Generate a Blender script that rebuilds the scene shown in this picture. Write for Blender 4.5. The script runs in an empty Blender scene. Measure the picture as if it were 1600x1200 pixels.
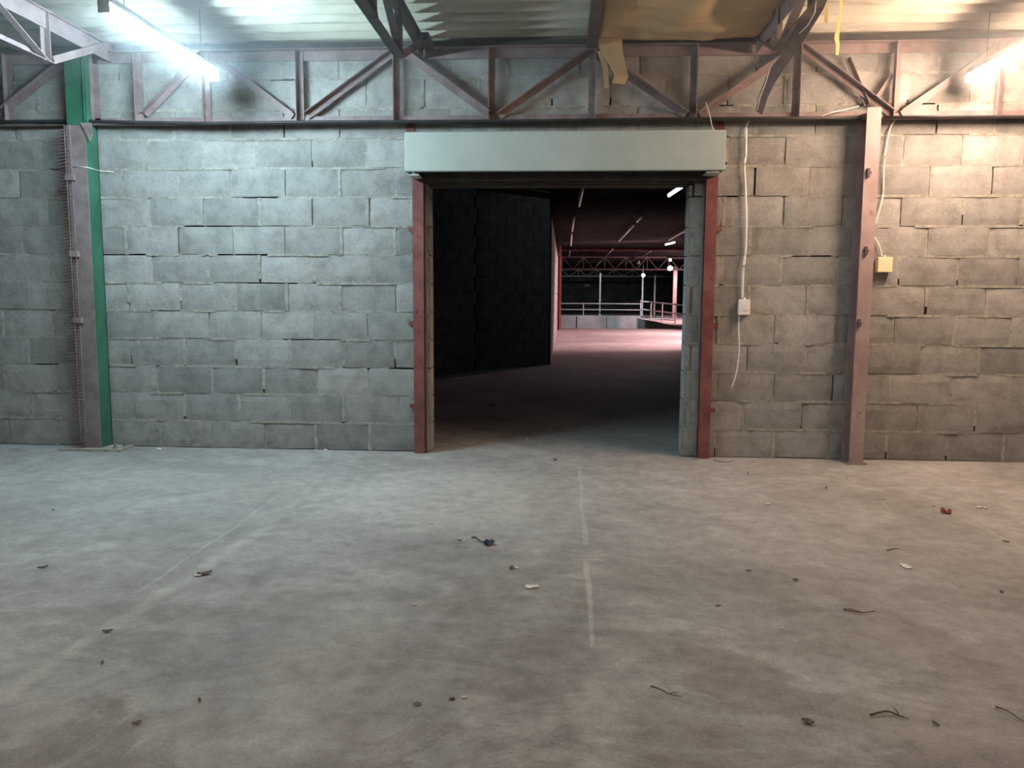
import bpy, bmesh, math, random
from mathutils import Vector, Matrix, noise
random.seed(7)
scene = bpy.context.scene
COL = scene.collection
V = Vector

# ------------------------------------------------------------------ camera
F_PX, YAW, PIT, ROLL, CAM_D, CAM_H = 1246.35, .0639, .10892, .00564, 6.1713, 1.2254
cy, sy, cp, sp = math.cos(YAW), math.sin(YAW), math.cos(PIT), math.sin(PIT)
FW = V((-sy*cp, cy*cp, -sp)); R0 = V((cy, sy, 0)); U0 = R0.cross(FW)
RT = R0*math.cos(ROLL) + U0*math.sin(ROLL); UP = U0*math.cos(ROLL) - R0*math.sin(ROLL)
CP = V((0, -CAM_D, CAM_H))
cam = bpy.data.cameras.new('camera'); camo = bpy.data.objects.new('camera', cam); COL.objects.link(camo)
m = Matrix((RT, UP, -FW)).transposed().to_4x4(); m.translation = CP
camo.matrix_world = m
cam.sensor_fit = 'HORIZONTAL'; cam.sensor_width = 36; cam.lens = 36*F_PX/1600; cam.clip_end = 300
scene.camera = camo
# ------------------------------------------------------------------ world, exposure
w = bpy.data.worlds.new('night'); scene.world = w; w.use_nodes = True
w.node_tree.nodes['Background'].inputs[0].default_value = (.5, .55, .7, 1)
w.node_tree.nodes['Background'].inputs[1].default_value = .002
vs = scene.view_settings
vs.view_transform = 'Standard'; vs.look = 'None'; vs.gamma = 1; vs.exposure = 0.14; vs.use_curve_mapping = False
cyc = scene.cycles
cyc.use_denoising = True
cyc.max_bounces = 6; cyc.diffuse_bounces = 4; cyc.glossy_bounces = 2
cyc.sample_clamp_indirect = 4.0
# lamp powers (emission strength of the tubes)
L_COOL, C_COOL = 290, (.64, .88, 1.0)
L_WARM, C_WARM = 300, (1.0, .69, .50)
L_REAR, C_REAR = 88, (1.0, .82, .68)
L_PINK, C_PINK = 1500, (1.0, .58, .60)

# pixel rays of the photograph met with real planes (wall y, floor z, truss plane x)
def _ray(px, py): return FW + RT*((px-800)/F_PX) - UP*((py-600)/F_PX)
def on_y(px, py, y=0.): d = _ray(px, py); return CP + d*((y-CP.y)/d.y)
def on_z(px, py, z=0.): d = _ray(px, py); return CP + d*((z-CP.z)/d.z)
def on_x(px, py, x): d = _ray(px, py); return CP + d*((x-CP.x)/d.x)

# ------------------------------------------------------------------ helpers
def tag(o, label=None, cat=None, group=None, kind=None):
    if label: o['label'] = label
    if cat: o['category'] = cat
    if group: o['group'] = group
    if kind: o['kind'] = kind
    return o
def empty(name, loc, label, cat, group=None):
    o = bpy.data.objects.new(name, None); COL.objects.link(o); o.location = loc; o.empty_display_size = .05
    bpy.context.view_layer.update()
    return tag(o, label, cat, group)
class MB:
    def __init__(s): s.v = []; s.f = []; s.mi = []; s.smooth = False
    def quad(s, a, b, c, d, mi=0):
        n = len(s.v); s.v += [V(a), V(b), V(c), V(d)]; s.f.append((n, n+1, n+2, n+3)); s.mi.append(mi)
    def box(s, lo, hi, mi=0):
        x0, y0, z0 = lo; x1, y1, z1 = hi; n = len(s.v)
        s.v += [V(p) for p in ((x0,y0,z0),(x1,y0,z0),(x1,y1,z0),(x0,y1,z0),(x0,y0,z1),(x1,y0,z1),(x1,y1,z1),(x0,y1,z1))]
        for f in ((0,3,2,1),(4,5,6,7),(0,1,5,4),(1,2,6,5),(2,3,7,6),(3,0,4,7)):
            s.f.append(tuple(n+i for i in f)); s.mi.append(mi)
    def prism(s, prof, p, q, a, b, mi=0):
        """profile [(u,v)] in the axes a,b swept from p to q"""
        p, q, a, b = V(p), V(q), V(a), V(b); n = len(s.v); k = len(prof)
        for e in (p, q):
            for u, v in prof: s.v.append(e + a*u + b*v)
        for i in range(k):
            j = (i+1) % k
            s.f.append((n+i, n+j, n+k+j, n+k+i)); s.mi.append(mi)
        s.f.append(tuple(n+i for i in reversed(range(k)))); s.mi.append(mi)
        s.f.append(tuple(n+k+i for i in range(k))); s.mi.append(mi)
    def angle(s, p, q, a, b, leg=.05, t=.006, mi=0):
        """steel angle, corner along p-q, legs pointing along a and b"""
        s.prism([(0,0),(leg,0),(leg,t),(t,t),(t,leg),(0,leg)], p, q, a, b, mi)
    def tube(s, pts, r, n=8, mi=0, cap=True):
        pts = [V(p) for p in pts]; base = len(s.v); m_ = len(pts)
        rr = r if isinstance(r, (list, tuple)) else [r]*m_
        up = V((0,0,1))
        for i, p in enumerate(pts):
            t = (pts[min(i+1,m_-1)] - pts[max(i-1,0)]).normalized()
            a = t.cross(up)
            if a.length < .1: a = t.cross(V((1,0,0)))
            a.normalize(); b = t.cross(a).normalized()
            for k in range(n):
                an = 2*math.pi*k/n; s.v.append(p + (a*math.cos(an)+b*math.sin(an))*rr[i])
        for i in range(m_-1):
            for k in range(n):
                k2 = (k+1) % n
                s.f.append((base+i*n+k, base+i*n+k2, base+(i+1)*n+k2, base+(i+1)*n+k)); s.mi.append(mi)
        if cap:
            s.f.append(tuple(base+k for k in reversed(range(n)))); s.mi.append(mi)
            s.f.append(tuple(base+(m_-1)*n+k for k in range(n))); s.mi.append(mi)
    def grid(s, fn, nu, nv, mi=0):
        base = len(s.v)
        for i in range(nu+1):
            for j in range(nv+1): s.v.append(V(fn(i/nu, j/nv)))
        for i in range(nu):
            for j in range(nv):
                a = base+i*(nv+1)+j
                s.f.append((a, a+nv+1, a+nv+2, a+1)); s.mi.append(mi)
    def build(s, name, mats, parent=None, smooth=False, bevel=0, solid=0, recalc=True):
        me = bpy.data.meshes.new(name); me.from_pydata(s.v, [], s.f)
        if not isinstance(mats, (list, tuple)): mats = [mats]
        for x in mats: me.materials.append(x)
        for p, i in zip(me.polygons, s.mi): p.material_index = i; p.use_smooth = smooth
        if recalc:
            bm = bmesh.new(); bm.from_mesh(me); bmesh.ops.recalc_face_normals(bm, faces=bm.faces); bm.to_mesh(me); bm.free()
        o = bpy.data.objects.new(name, me); COL.objects.link(o)
        if parent is not None:
            o.parent = parent; o.matrix_parent_inverse = parent.matrix_world.inverted()
        if solid:
            md = o.modifiers.new('solid', 'SOLIDIFY'); md.thickness = solid; md.offset = 0
        if bevel:
            md = o.modifiers.new('bevel', 'BEVEL'); md.width = bevel; md.segments = 2; md.limit_method = 'ANGLE'
        return o

# ------------------------------------------------------------------ materials
class NT:
    def __init__(s, name, rough=.85, metal=0., spec=.3):
        s.m = bpy.data.materials.new(name); s.m.use_nodes = True; s.t = s.m.node_tree
        s.b = s.t.nodes['Principled BSDF']; s.b.inputs['Roughness'].default_value = rough
        s.b.inputs['Metallic'].default_value = metal; s.b.inputs['Specular IOR Level'].default_value = spec
        g = s.t.nodes.new('ShaderNodeNewGeometry'); s.pos = g.outputs['Position']
    def n(s, typ, **kw):
        x = s.t.nodes.new(typ)
        for k, v in kw.items(): setattr(x, k, v)
        return x
    def link(s, a, b): s.t.links.new(a, b)
    def math(s, op, a, b=None, c=None, clamp=False):
        x = s.n('ShaderNodeMath', operation=op, use_clamp=clamp)
        for i, v in enumerate((a, b, c)):
            if v is None: continue
            if isinstance(v, (int, float)): x.inputs[i].default_value = v
            else: s.link(v, x.inputs[i])
        return x.outputs[0]
    def noise(s, scale, detail=4, rough=.55, vec=None, dist=0., stretch=None):
        v = vec or s.pos
        if stretch:
            mp = s.n('ShaderNodeMapping'); mp.inputs['Scale'].default_value = stretch; s.link(v, mp.inputs[0]); v = mp.outputs[0]
        x = s.n('ShaderNodeTexNoise'); x.inputs['Scale'].default_value = scale; x.inputs['Detail'].default_value = detail
        x.inputs['Roughness'].default_value = rough; x.inputs['Distortion'].default_value = dist
        s.link(v, x.inputs['Vector']); return x.outputs['Fac']
    def ramp(s, fac, stops):
        x = s.n('ShaderNodeValToRGB'); cr = x.color_ramp
        while len(cr.elements) < len(stops): cr.elements.new(.5)
        for e, (p, c) in zip(cr.elements, stops):
            e.position = p; e.color = (c[0], c[1], c[2], 1) if isinstance(c, (tuple, list)) else (c, c, c, 1)
        s.link(fac, x.inputs[0]); return x.outputs[0]
    def mix(s, fac, a, b, mode='MIX'):
        x = s.n('ShaderNodeMix', data_type='RGBA', blend_type=mode)
        for sk, v in ((x.inputs[0], fac), (x.inputs[6], a), (x.inputs[7], b)):
            if isinstance(v, (int, float)): sk.default_value = v
            elif isinstance(v, (tuple, list)): sk.default_value = (v[0], v[1], v[2], 1)
            else: s.link(v, sk)
        return x.outputs[2]
    def color(s, c):
        if isinstance(c, (tuple, list)): s.b.inputs['Base Color'].default_value = (c[0], c[1], c[2], 1)
        else: s.link(c, s.b.inputs['Base Color'])
        return s
    def bump(s, h, strength=.3, dist=.01):
        x = s.n('ShaderNodeBump'); x.inputs['Strength'].default_value = strength; x.inputs['Distance'].default_value = dist
        s.link(h, x.inputs['Height']); s.link(x.outputs[0], s.b.inputs['Normal']); return s

def worn(name, c1, c2, scale=9, rough=.7, metal=0., bump=.15, spot=None):
    t = NT(name, rough, metal)
    f = t.ramp(t.noise(scale, 6, .65), [(.38, 0), (.62, 1)])
    c = t.mix(f, c1, c2)
    if spot: c = t.mix(t.ramp(t.noise(scale*3.3, 4, .7), [(.60, 0), (.68, 1)]), c, spot)
    t.color(c).bump(t.noise(scale*12, 3), bump, .002); return t.m
def emit(name, c, s):
    t = NT(name); t.b.inputs['Emission Color'].default_value = (*c, 1); t.b.inputs['Emission Strength'].default_value = s
    t.b.inputs['Base Color'].default_value = (.8, .8, .8, 1); return t.m

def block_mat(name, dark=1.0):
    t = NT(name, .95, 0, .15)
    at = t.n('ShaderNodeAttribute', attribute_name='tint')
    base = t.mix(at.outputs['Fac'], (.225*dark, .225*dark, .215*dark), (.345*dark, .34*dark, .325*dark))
    big = t.ramp(t.noise(6.5, 6, .65), [(.32, .72), (.5, 1.0), (.68, 1.2)])
    fine = t.ramp(t.noise(70, 5, .75), [(.28, .80), (.5, 1.0), (.74, 1.12)])
    c = t.mix(1., base, big, 'MULTIPLY'); c = t.mix(1., c, fine, 'MULTIPLY')
    pits = t.ramp(t.noise(140, 2, .6), [(.24, 0), (.32, 1)])
    c = t.mix(pits, (.10*dark, .10*dark, .095*dark), c)
    smear = t.ramp(t.noise(2.2, 6, .7, stretch=(1, 1, .5)), [(.56, 0), (.72, .55)])
    c = t.mix(smear, c, (.40*dark, .39*dark, .35*dark))
    # brown damp staining creeping up from the floor on some blocks
    sx = t.n('ShaderNodeSeparateXYZ'); t.link(t.pos, sx.inputs[0])
    rust = t.ramp(t.noise(3.2, 5, .7), [(.60, 0), (.70, .6)])
    low = t.ramp(sx.outputs['Z'], [(0., 1), (.55, 0)])
    c = t.mix(t.math('MULTIPLY', rust, low), c, (.20*dark, .12*dark, .05*dark))
    t.color(c)
    h = t.math('ADD', t.math('MULTIPLY', t.noise(130, 4, .7), .6), t.noise(34, 4, .6))
    t.bump(h, .40, .010); return t.m
def mortar_mat(name, dark=1.0):
    t = NT(name, .95, 0, .15)
    f = t.noise(18, 6, .7)
    c = t.ramp(f, [(.3, (.20*dark, .19*dark, .17*dark)), (.52, (.36*dark, .35*dark, .31*dark)), (.7, (.47*dark, .45*dark, .40*dark))])
    t.color(c).bump(t.noise(60, 5, .7), .8, .015); return t.m

M = {}
M['block'] = block_mat('grey_block'); M['mortar'] = mortar_mat('pale_mortar')
M['block_shaded'] = block_mat('shaded_grey_block', .38)  # grey block with the unlit second room's darkness put into its colour
M['steel'] = worn('faded_primer_steel', (.17, .125, .125), (.25, .195, .195), 8, .6, 0, .15, (.17, .10, .075))
M['steel_dark'] = worn('dark_primer_steel', (.06, .048, .048), (.11, .085, .082), 8, .6, 0, .15, (.10, .055, .04))
M['steel_post'] = worn('pinkish_post', (.2, .15, .15), (.27, .2, .2), 3.5, .6)
M['steel_mauve'] = worn('mauve_primer_steel', (.29, .21, .21), (.39, .29, .285), 3.5, .55, 0, .1, (.25, .16, .15))
M['red'] = worn('red_oxide_paint', (.15, .05, .046), (.23, .09, .082), 6, .55, 0, .1, (.10, .035, .03))
M['green'] = worn('green_paint', (.025, .095, .058), (.04, .14, .09), 4, .45, 0, .05)
M['brown'] = worn('brown_primer', (.16, .125, .12), (.23, .185, .18), 7, .7, 0, .15)
M['shutter'] = worn('pale_green_grey_enamel', (.40, .46, .43), (.45, .51, .475), 3, .42, 0, .02)
M['black'] = worn('black_rubber', (.02, .02, .022), (.035, .035, .035), 10, .6)
M['dark_metal'] = worn('dark_galvanised', (.05, .05, .05), (.09, .085, .08), 7, .6)
M['cable'] = worn('white_cable', (.74, .72, .66), (.80, .78, .72), 20, .5)
M['box'] = worn('cream_plastic', (.78, .76, .68), (.82, .80, .72), 12, .4, 0, .02)
M['box_yellow'] = worn('yellowed_plastic', (.72, .68, .42), (.78, .74, .48), 12, .4, 0, .02)
M['tape'] = worn('yellow_tape', (.62, .50, .16), (.70, .60, .28), 10, .6)
M['tube_cool'] = emit('cool_led', C_COOL, L_COOL)
M['tube_warm'] = emit('warm_led', C_WARM, L_WARM)
M['tube_rear'] = emit('neutral_led', C_REAR, L_REAR)
M['tube_far'] = emit('far_led', (.75, .85, 1.0), 22)
M['flood'] = emit('flood_led', (1.0, .86, .84), 60)
M['tube_off'] = worn('unlit_tube', (.75, .75, .75), (.85, .85, .85), 10, .3)
M['batten'] = worn('white_batten', (.6, .62, .62), (.68, .7, .7), 10, .5)
M['rail'] = worn('grey_rail', (.4, .38, .38), (.5, .48, .48), 5, .5)
M['conc_dark'] = worn('dark_concrete', (.09, .09, .09), (.16, .16, .155), 1.2, .9)

# roof sheet: ribs run along x
t = NT('aged_fibre_sheet', .85)
c = t.mix(t.ramp(t.noise(2.2, 5, .6), [(.35, 0), (.65, 1)]), (.36, .35, .28), (.50, .48, .40))
c = t.mix(t.ramp(t.noise(6, 5, .7, stretch=(.12, 1, 1)), [(.52, 0), (.64, .75)]), c, (.15, .14, .115))
t.color(c).bump(t.noise(50, 3), .1, .004); M['sheet'] = t.m
# insulation
t = NT('yellow_foam', .9)
c = t.mix(t.ramp(t.noise(2.5, 5, .65, stretch=(1, 2.5, 1)), [(.35, 0), (.7, 1)]), (.46, .33, .18), (.60, .46, .28))
t.color(c).bump(t.noise(25, 4), .2, .006); M['foam'] = t.m

# ------------------------------------------------------------------ floor material
t = NT('dusty_concrete', .72, 0, .35)
dist = t.n('ShaderNodeVectorMath', operation='ADD'); wn = t.n('ShaderNodeTexNoise'); wn.inputs['Scale'].default_value = 2.5; wn.inputs['Detail'].default_value = 5
sc_ = t.n('ShaderNodeVectorMath', operation='SCALE'); sc_.inputs['Scale'].default_value = .05
sub = t.n('ShaderNodeVectorMath', operation='SUBTRACT'); sub.inputs[1].default_value = (.5, .5, .5)
t.link(t.pos, wn.inputs['Vector']); t.link(wn.outputs['Color'], sub.inputs[0]); t.link(sub.outputs[0], sc_.inputs[0])
t.link(t.pos, dist.inputs[0]); t.link(sc_.outputs[0], dist.inputs[1]); WP = dist.outputs[0]
sxyz = t.n('ShaderNodeSeparateXYZ'); t.link(WP, sxyz.inputs[0]); PX, PY = sxyz.outputs['X'], sxyz.outputs['Y']
def seg(ax, ay, bx, by, w0, w1, soft=.35):
    """mask of a tapering stripe on the floor from a to b"""
    dx, dy = bx-ax, by-ay; L2 = dx*dx+dy*dy; L = math.sqrt(L2)
    u = t.math('ADD', t.math('MULTIPLY', t.math('SUBTRACT', PX, ax), dx/L2), t.math('MULTIPLY', t.math('SUBTRACT', PY, ay), dy/L2), clamp=False)
    uc = t.math('MINIMUM', t.math('MAXIMUM', u, 0.), 1.)
    ex = t.math('SUBTRACT', PX, t.math('MULTIPLY_ADD', uc, dx, ax)); ey = t.math('SUBTRACT', PY, t.math('MULTIPLY_ADD', uc, dy, ay))
    d = t.math('SQRT', t.math('ADD', t.math('MULTIPLY', ex, ex), t.math('MULTIPLY', ey, ey)))
    w_ = t.math('MULTIPLY_ADD', uc, w1-w0, w0)
    q = t.math('DIVIDE', t.math('SUBTRACT', w_, d), t.math('MULTIPLY', w_, soft))
    return t.math('MINIMUM', t.math('MAXIMUM', q, 0.), 1.)
def seg_px(a, b, w0, w1, soft=.35):
    A, B = on_z(*a), on_z(*b); return seg(A.x, A.y, B.x, B.y, w0, w1, soft)
f1 = t.noise(.55, 6, .6, WP, .6)
f2 = t.noise(2.3, 7, .68, WP, .8)
f3 = t.noise(11, 6, .7, WP)
f4 = t.noise(95, 4, .7)
base = t.ramp(f1, [(.32, (.235, .222, .212)), (.5, (.30, .292, .28)), (.68, (.355, .352, .335))])
base = t.mix(1., base, t.ramp(f2, [(.30, .74), (.5, 1.), (.70, 1.22)]), 'MULTIPLY')
# scuffed darker mauve-brown patches where feet cleared the dust (mostly this side of the hall)
near = t.ramp(PY, [(0., 1), (1., 0)])
mp = t.n('ShaderNodeMapRange'); mp.inputs[1].default_value = -4.6; mp.inputs[2].default_value = -2.2; mp.inputs[3].default_value = 1; mp.inputs[4].default_value = 0.15
t.link(PY, mp.inputs[0])
scuff = t.ramp(t.noise(1.5, 8, .72, WP, 1.2, stretch=(.8, 1.3, 1)), [(.46, 0), (.56, 1)])
base = t.mix(t.math('MULTIPLY', t.math('MULTIPLY', scuff, mp.outputs[0]), .75), base, (.165, .140, .130))
# pale dust drifts
DUST = (.415, .405, .365)
def patch(px, py, rx, ry, amt):
    P = on_z(px, py)
    ex = t.math('DIVIDE', t.math('SUBTRACT', PX, P.x), rx); ey = t.math('DIVIDE', t.math('SUBTRACT', PY, P.y), ry)
    d = t.math('SQRT', t.math('ADD', t.math('MULTIPLY', ex, ex), t.math('MULTIPLY', ey, ey)))
    d = t.math('ADD', d, t.math('MULTIPLY', t.math('SUBTRACT', f2, .5), 1.4))
    m_ = t.n('ShaderNodeMapRange'); m_.inputs[1].default_value = 1.15; m_.inputs[2].default_value = .75; m_.inputs[3].default_value = 0; m_.inputs[4].default_value = amt
    t.link(d, m_.inputs[0]); return m_.outputs[0]
for a in ((690, 775, .75, .75, .6), (260, 760, 1.4, .5, .22), (520, 1010, .22, .5, .3), (380, 1150, .3, .16, .35), (1480, 1120, .3, .18, .3), (1180, 850, .5, .35, .2)):
    base = t.mix(patch(*a), base, DUST)
for a in ((330, 1120, .14, .12, .4), (830, 1040, .28, .3, .35), (860, 780, .16, .5, .22), (1050, 1010, .22, .16, .3)):
    base = t.mix(patch(*a), base, (.20, .18, .175))
brk = t.ramp(t.noise(7, 6, .75, WP), [(.36, .25), (.56, 1)])
lines = [((-60, 1128), (420, 822), .055, .05, .7, .5), ((420, 822), (530, 720), .04, .02, .7, .2),
         ((215, 925), (345, 838), .011, .012, .6, .45), ((345, 838), (432, 775), .010, .008, .6, .6),
         ((905, 728), (914, 850), .012, .017, .4, .7), ((916, 878), (926, 1010), .017, .010, .4, .7),
         ((893, 861), (938, 861), .012, .012, .5, .6), ((893, 875), (940, 875), .014, .014, .5, .6), ((893, 868), (940, 868), .020, .020, .5, .25), ((890, 763), (910, 763), .008, .008, .5, .4), ((904, 903), (914, 903), .014, .010, .5, .5), ((305, 850), (342, 845), .035, .03, .6, .4),
         ((1476, 795), (1610, 862), .010, .014, .6, .5), ((930, 1070), (938, 1230), .05, .07, .6, .4),
         ((895, 1090), (925, 1200), .04, .04, .6, .25), ((1480, 1010), (1560, 1130), .012, .01, .6, .0)]
for a, b, w0, w1, sf, amt in lines:
    if amt: base = t.mix(t.math('MULTIPLY', t.math('MULTIPLY', seg_px(a, b, w0, w1, sf), brk), amt), base, (.43, .42, .375))
f5 = t.noise(5, 8, .75, WP, .5)
base = t.mix(1., base, t.ramp(f5, [(.32, .84), (.5, 1.), (.68, 1.13)]), 'MULTIPLY')
base = t.mix(1., base, t.ramp(f3, [(.30, .80), (.5, 1.), (.70, 1.18)]), 'MULTIPLY')
base = t.mix(1., base, t.ramp(f4, [(.25, .76), (.5, 1.), (.75, 1.16)]), 'MULTIPLY')
t.color(base)
t.link(t.ramp(f2, [(.3, .60), (.7, .85)]), t.b.inputs['Roughness'])
t.bump(t.math('ADD', f3, t.math('MULTIPLY', f4, .5)), .12, .01)
M['floor'] = t.m

# ------------------------------------------------------------------ floor and roof
b = MB(); b.box((-13, -11, -.12), (13, 25.6, 0)); tag(b.build('floor', M['floor']), kind='structure')

P = .177
def rz(y): return 3.160 + .036*math.cos(2*math.pi*y/P)
M['sheet_shaded'] = worn('shaded_fibre_sheet', (.018, .017, .017), (.035, .033, .031), 2, .9)  # roof sheet copy, the second hall's gloom put into its colour
for k0, k1, mt in ((-64, 1, 'sheet'), (1, 275, 'sheet_shaded')):
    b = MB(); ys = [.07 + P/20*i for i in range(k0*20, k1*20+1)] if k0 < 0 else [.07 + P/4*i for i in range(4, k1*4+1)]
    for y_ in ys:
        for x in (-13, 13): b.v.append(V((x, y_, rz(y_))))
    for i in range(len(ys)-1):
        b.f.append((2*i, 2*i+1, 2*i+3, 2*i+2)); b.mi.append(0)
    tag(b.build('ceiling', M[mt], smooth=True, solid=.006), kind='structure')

# ------------------------------------------------------------------ block wall
def block_wall(name, x0, x1, rows, phase, hole, mats, y0=0., seed=3, mat4=None, course=.22, length=.43, thick=.2, open_ch=.06, joints=None):
    """Real blocks standing a few mm proud of their mortar. hole=(hx0,hx1,hz)"""
    rnd = random.Random(seed); b = MB(); tints = []
    def add_tint(n, v): tints.extend([v]*n)
    hx0, hx1, hz = hole if hole else (1e9, -1e9, 0)
    def clip(a, c, z):
        if hole and z < hz-.01:
            out = []
            if a < hx0: out.append((a, min(c, hx0)))
            if c > hx1: out.append((max(a, hx1), c))
            return [s_ for s_ in out if s_[1]-s_[0] > .03]
        return [(a, c)]
    for r in range(rows):
        z0, z1 = r*course, (r+1)*course
        xs = [x0]; 
        for lo_, hi_ in ((x0, -.2), (-.2, x1)):
            ph = phase(r, lo_ if lo_ < -1 else 1)
            k = math.ceil((lo_+.05-ph)/length)
            while ph+k*length < hi_-.05:
                xs.append(ph+k*length + rnd.uniform(-.012, .012)); k += 1
        xs.append(x1)
        for a, c in zip(xs, xs[1:]):
            for a2, c2 in clip(a, c, z0):
                g = rnd.uniform(.004, .009); gb = rnd.uniform(.003, .008); gt = rnd.uniform(.003, .007)
                dy = rnd.uniform(-.004, .004); tilt = rnd.uniform(-.003, .003); tw = rnd.uniform(-.004, .004)
                X0, X1, Z0, Z1 = a2+g, c2-g, z0+gb, z1-gt
                n0 = len(b.v); nu, nv = 8, 4; off = rnd.uniform(0, 99)
                # front face with worn edges; arrises rounded back
                for i in range(nu+1):
                    for j in range(nv+1):
                        u, v = i/nu, j/nv
                        x = X0+(X1-X0)*u; z = Z0+(Z1-Z0)*v
                        edge = (i in (0, nu)) + (j in (0, nv))
                        nz = noise.noise(V((x*9+off, 0, z*9)))
                        y = y0 + dy + tilt*(u-.5)*2 + nz*.0025 + (.003 + abs(nz)*.006 if edge else 0) + (.004 if edge == 2 else 0)
                        sx_ = noise.noise(V((z*25+off, 3, x*5)))*.0035; sz_ = noise.noise(V((x*22+off, 7, z*4)))*.003
                        z += tw*(u-.5)
                        if i in (0, nu): x += sx_
                        if j in (0, nv): z += sz_
                        b.v.append(V((x, y, z)))
                for i in range(nu):
                    for j in range(nv):
                        q = n0+i*(nv+1)+j; b.f.append((q, q+nv+1, q+nv+2, q+1)); b.mi.append(0)
                tv = min(1, max(0, rnd.gauss(.5, .27))); add_tint((nu+1)*(nv+1), tv)
                # sides back into the wall
                ring = [n0+i*(nv+1) for i in range(nu+1)] + [n0+nu*(nv+1)+j for j in range(1, nv+1)] + \
                       [n0+i*(nv+1)+nv for i in range(nu-1, -1, -1)] + [n0+j for j in range(nv-1, 0, -1)]
                m0 = len(b.v)
                for q in ring: p = b.v[q].copy(); p.y = y0+.05; b.v.append(p)
                add_tint(len(ring), tv)
                for q in range(len(ring)):
                    q2 = (q+1) % len(ring); b.f.append((ring[q], ring[q2], m0+q2, m0+q)); b.mi.append(0)
        # head joints
        for xj in xs[1:-1]:
            if hole and hx0-.02 < xj < hx1+.02 and z0 < hz-.01: continue
            if rnd.random() < open_ch: continue
            d = y0 + rnd.choice((.0, .002, .004, .008, .012)); m0 = len(b.v)
            zz0 = z0 if rnd.random() > .15 else z0+rnd.uniform(.03, .09)
            b.box((xj-.013, d, zz0), (xj+.013, y0+.045, z1), 1); add_tint(8, .5)
        # bed joint above this course, in runs of varying depth
        if r < rows-1:
            x = x0
            while x < x1:
                xe = min(x1, x+rnd.uniform(.12, .5))
                d = y0 + rnd.choice((.0, .001, .003, .005, .008)); 
                for a2, c2 in clip(x, xe, z0+course*.6):
                    if rnd.random() > .03:
                        b.box((a2, d, z1-.010), (c2, y0+.045, z1+.010), 1); add_tint(8, .5)
                x = xe
    # core behind
    H = rows*course
    for (a, c, z0, z1) in ([(x0, hx0, 0, H), (hx1, x1, 0, H), (hx0, hx1, hz, H)] if hole else [(x0, x1, 0, H)]):
        b.box((a, y0+.04, z0), (c, y0+thick, z1), 2); add_tint(8, .3)
    if hole:   # block ends lining the opening
        for s_, hx in ((-1, hx0), (1, hx1)):
            z = 0
            while z < hz-.01:
                z2 = min(z+course, hz)
                xa, xb = (hx-.02, hx+.004) if s_ < 0 else (hx-.004, hx+.02)
                b.box((xa, y0+.02, z+.006), (xb, y0+thick-.01, z2-.005), 0); add_tint(8, rnd.uniform(.2, .8)); z = z2
    o = b.build(name, mats)
    ca = o.data.attributes.new('tint', 'FLOAT', 'POINT'); ca.data.foreach_set('value', tints)
    return o

OX0, OX1 = -1.045, .935
M['joint'] = worn('deep_joint', (.07, .065, .06), (.11, .10, .09), 12, .95)
def ph_main(r, x): return ((-1.52 if r % 2 == 0 else -1.735) if x < 0 else (1.19 if r % 2 == 0 else 1.40))
wall = block_wall('wall_back', -9.0, 8.5, 14, ph_main, (OX0, OX1, 2.07), [M['block'], M['mortar'], M['joint']], seed=5)
tag(wall, kind='structure')

# ------------------------------------------------------------------ shutter box, posts and lintel of the opening
sh = empty('roller_shutter', (0, -.05, 0), 'pale grey-green roller shutter box above the wide doorway with red posts', 'roller shutter')
A = on_y(632, 207, -.27); B = on_y(1133, 266, -.27); zb, zt = on_y(880, 266, -.27).z, on_y(880, 204, -.27).z
x0, x1 = A.x, B.x
b = MB()
def shut(x0, x1): 
    b.prism([(-.270, zb), (-.262, zb-.006), (-.250, zb-.006), (-.250, zb+.015), (-.258, zb+.02), (-.262, zt-.02), (-.250, zt-.006), (-.01, zt-.006), (-.01, zt), (-.256, zt), (-.270, zt-.014)], (x0, 0, 0), (x1, 0, 0), (0, 1, 0), (0, 0, 1))
shut(x0, x1); b.build('hood', M['shutter'], sh, bevel=.003)
for xx in (x0+.002, x1-.006):
    b = MB(); b.box((xx, -.262, zb), (xx+.004, -.01, zt-.006)); b.build('end_plate', M['shutter'], sh)
b = MB(); b.tube([(x0+.03, -.14, (zb+zt)/2), (x1-.03, -.14, (zb+zt)/2)], .095, 20)
for k in range(20):
    a_ = 2*math.pi*k/20; b.tube([(x0+.05, -.14+math.cos(a_)*.1, (zb+zt)/2+math.sin(a_)*.1), (x1-.05, -.14+math.cos(a_)*.1, (zb+zt)/2+math.sin(a_)*.1)], .012, 6)
tag(b.build('shutter_roll', M['dark_metal'], sh), 'dark rolled-up shutter curtain')
b = MB(); b.box((x0+.08, -.10, zb-.045), (x1-.10, -.07, zb+.02)); b.box((x0+.08, -.115, zb-.052), (x1-.10, -.055, zb-.045))
tag(b.build('bottom_rail', M['dark_metal'], sh), 'dark shutter bottom rail')
b = MB(); b.box((x1-.13, -.255, zb-.02), (x1-.03, -.03, zb-.012)); b.build('bracket', M['shutter'], sh)
b = MB(); b.box((x0+.03, -.255, zb-.03), (x0+.10, -.03, zb-.02)); b.build('bracket', M['shutter'], sh)

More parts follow.
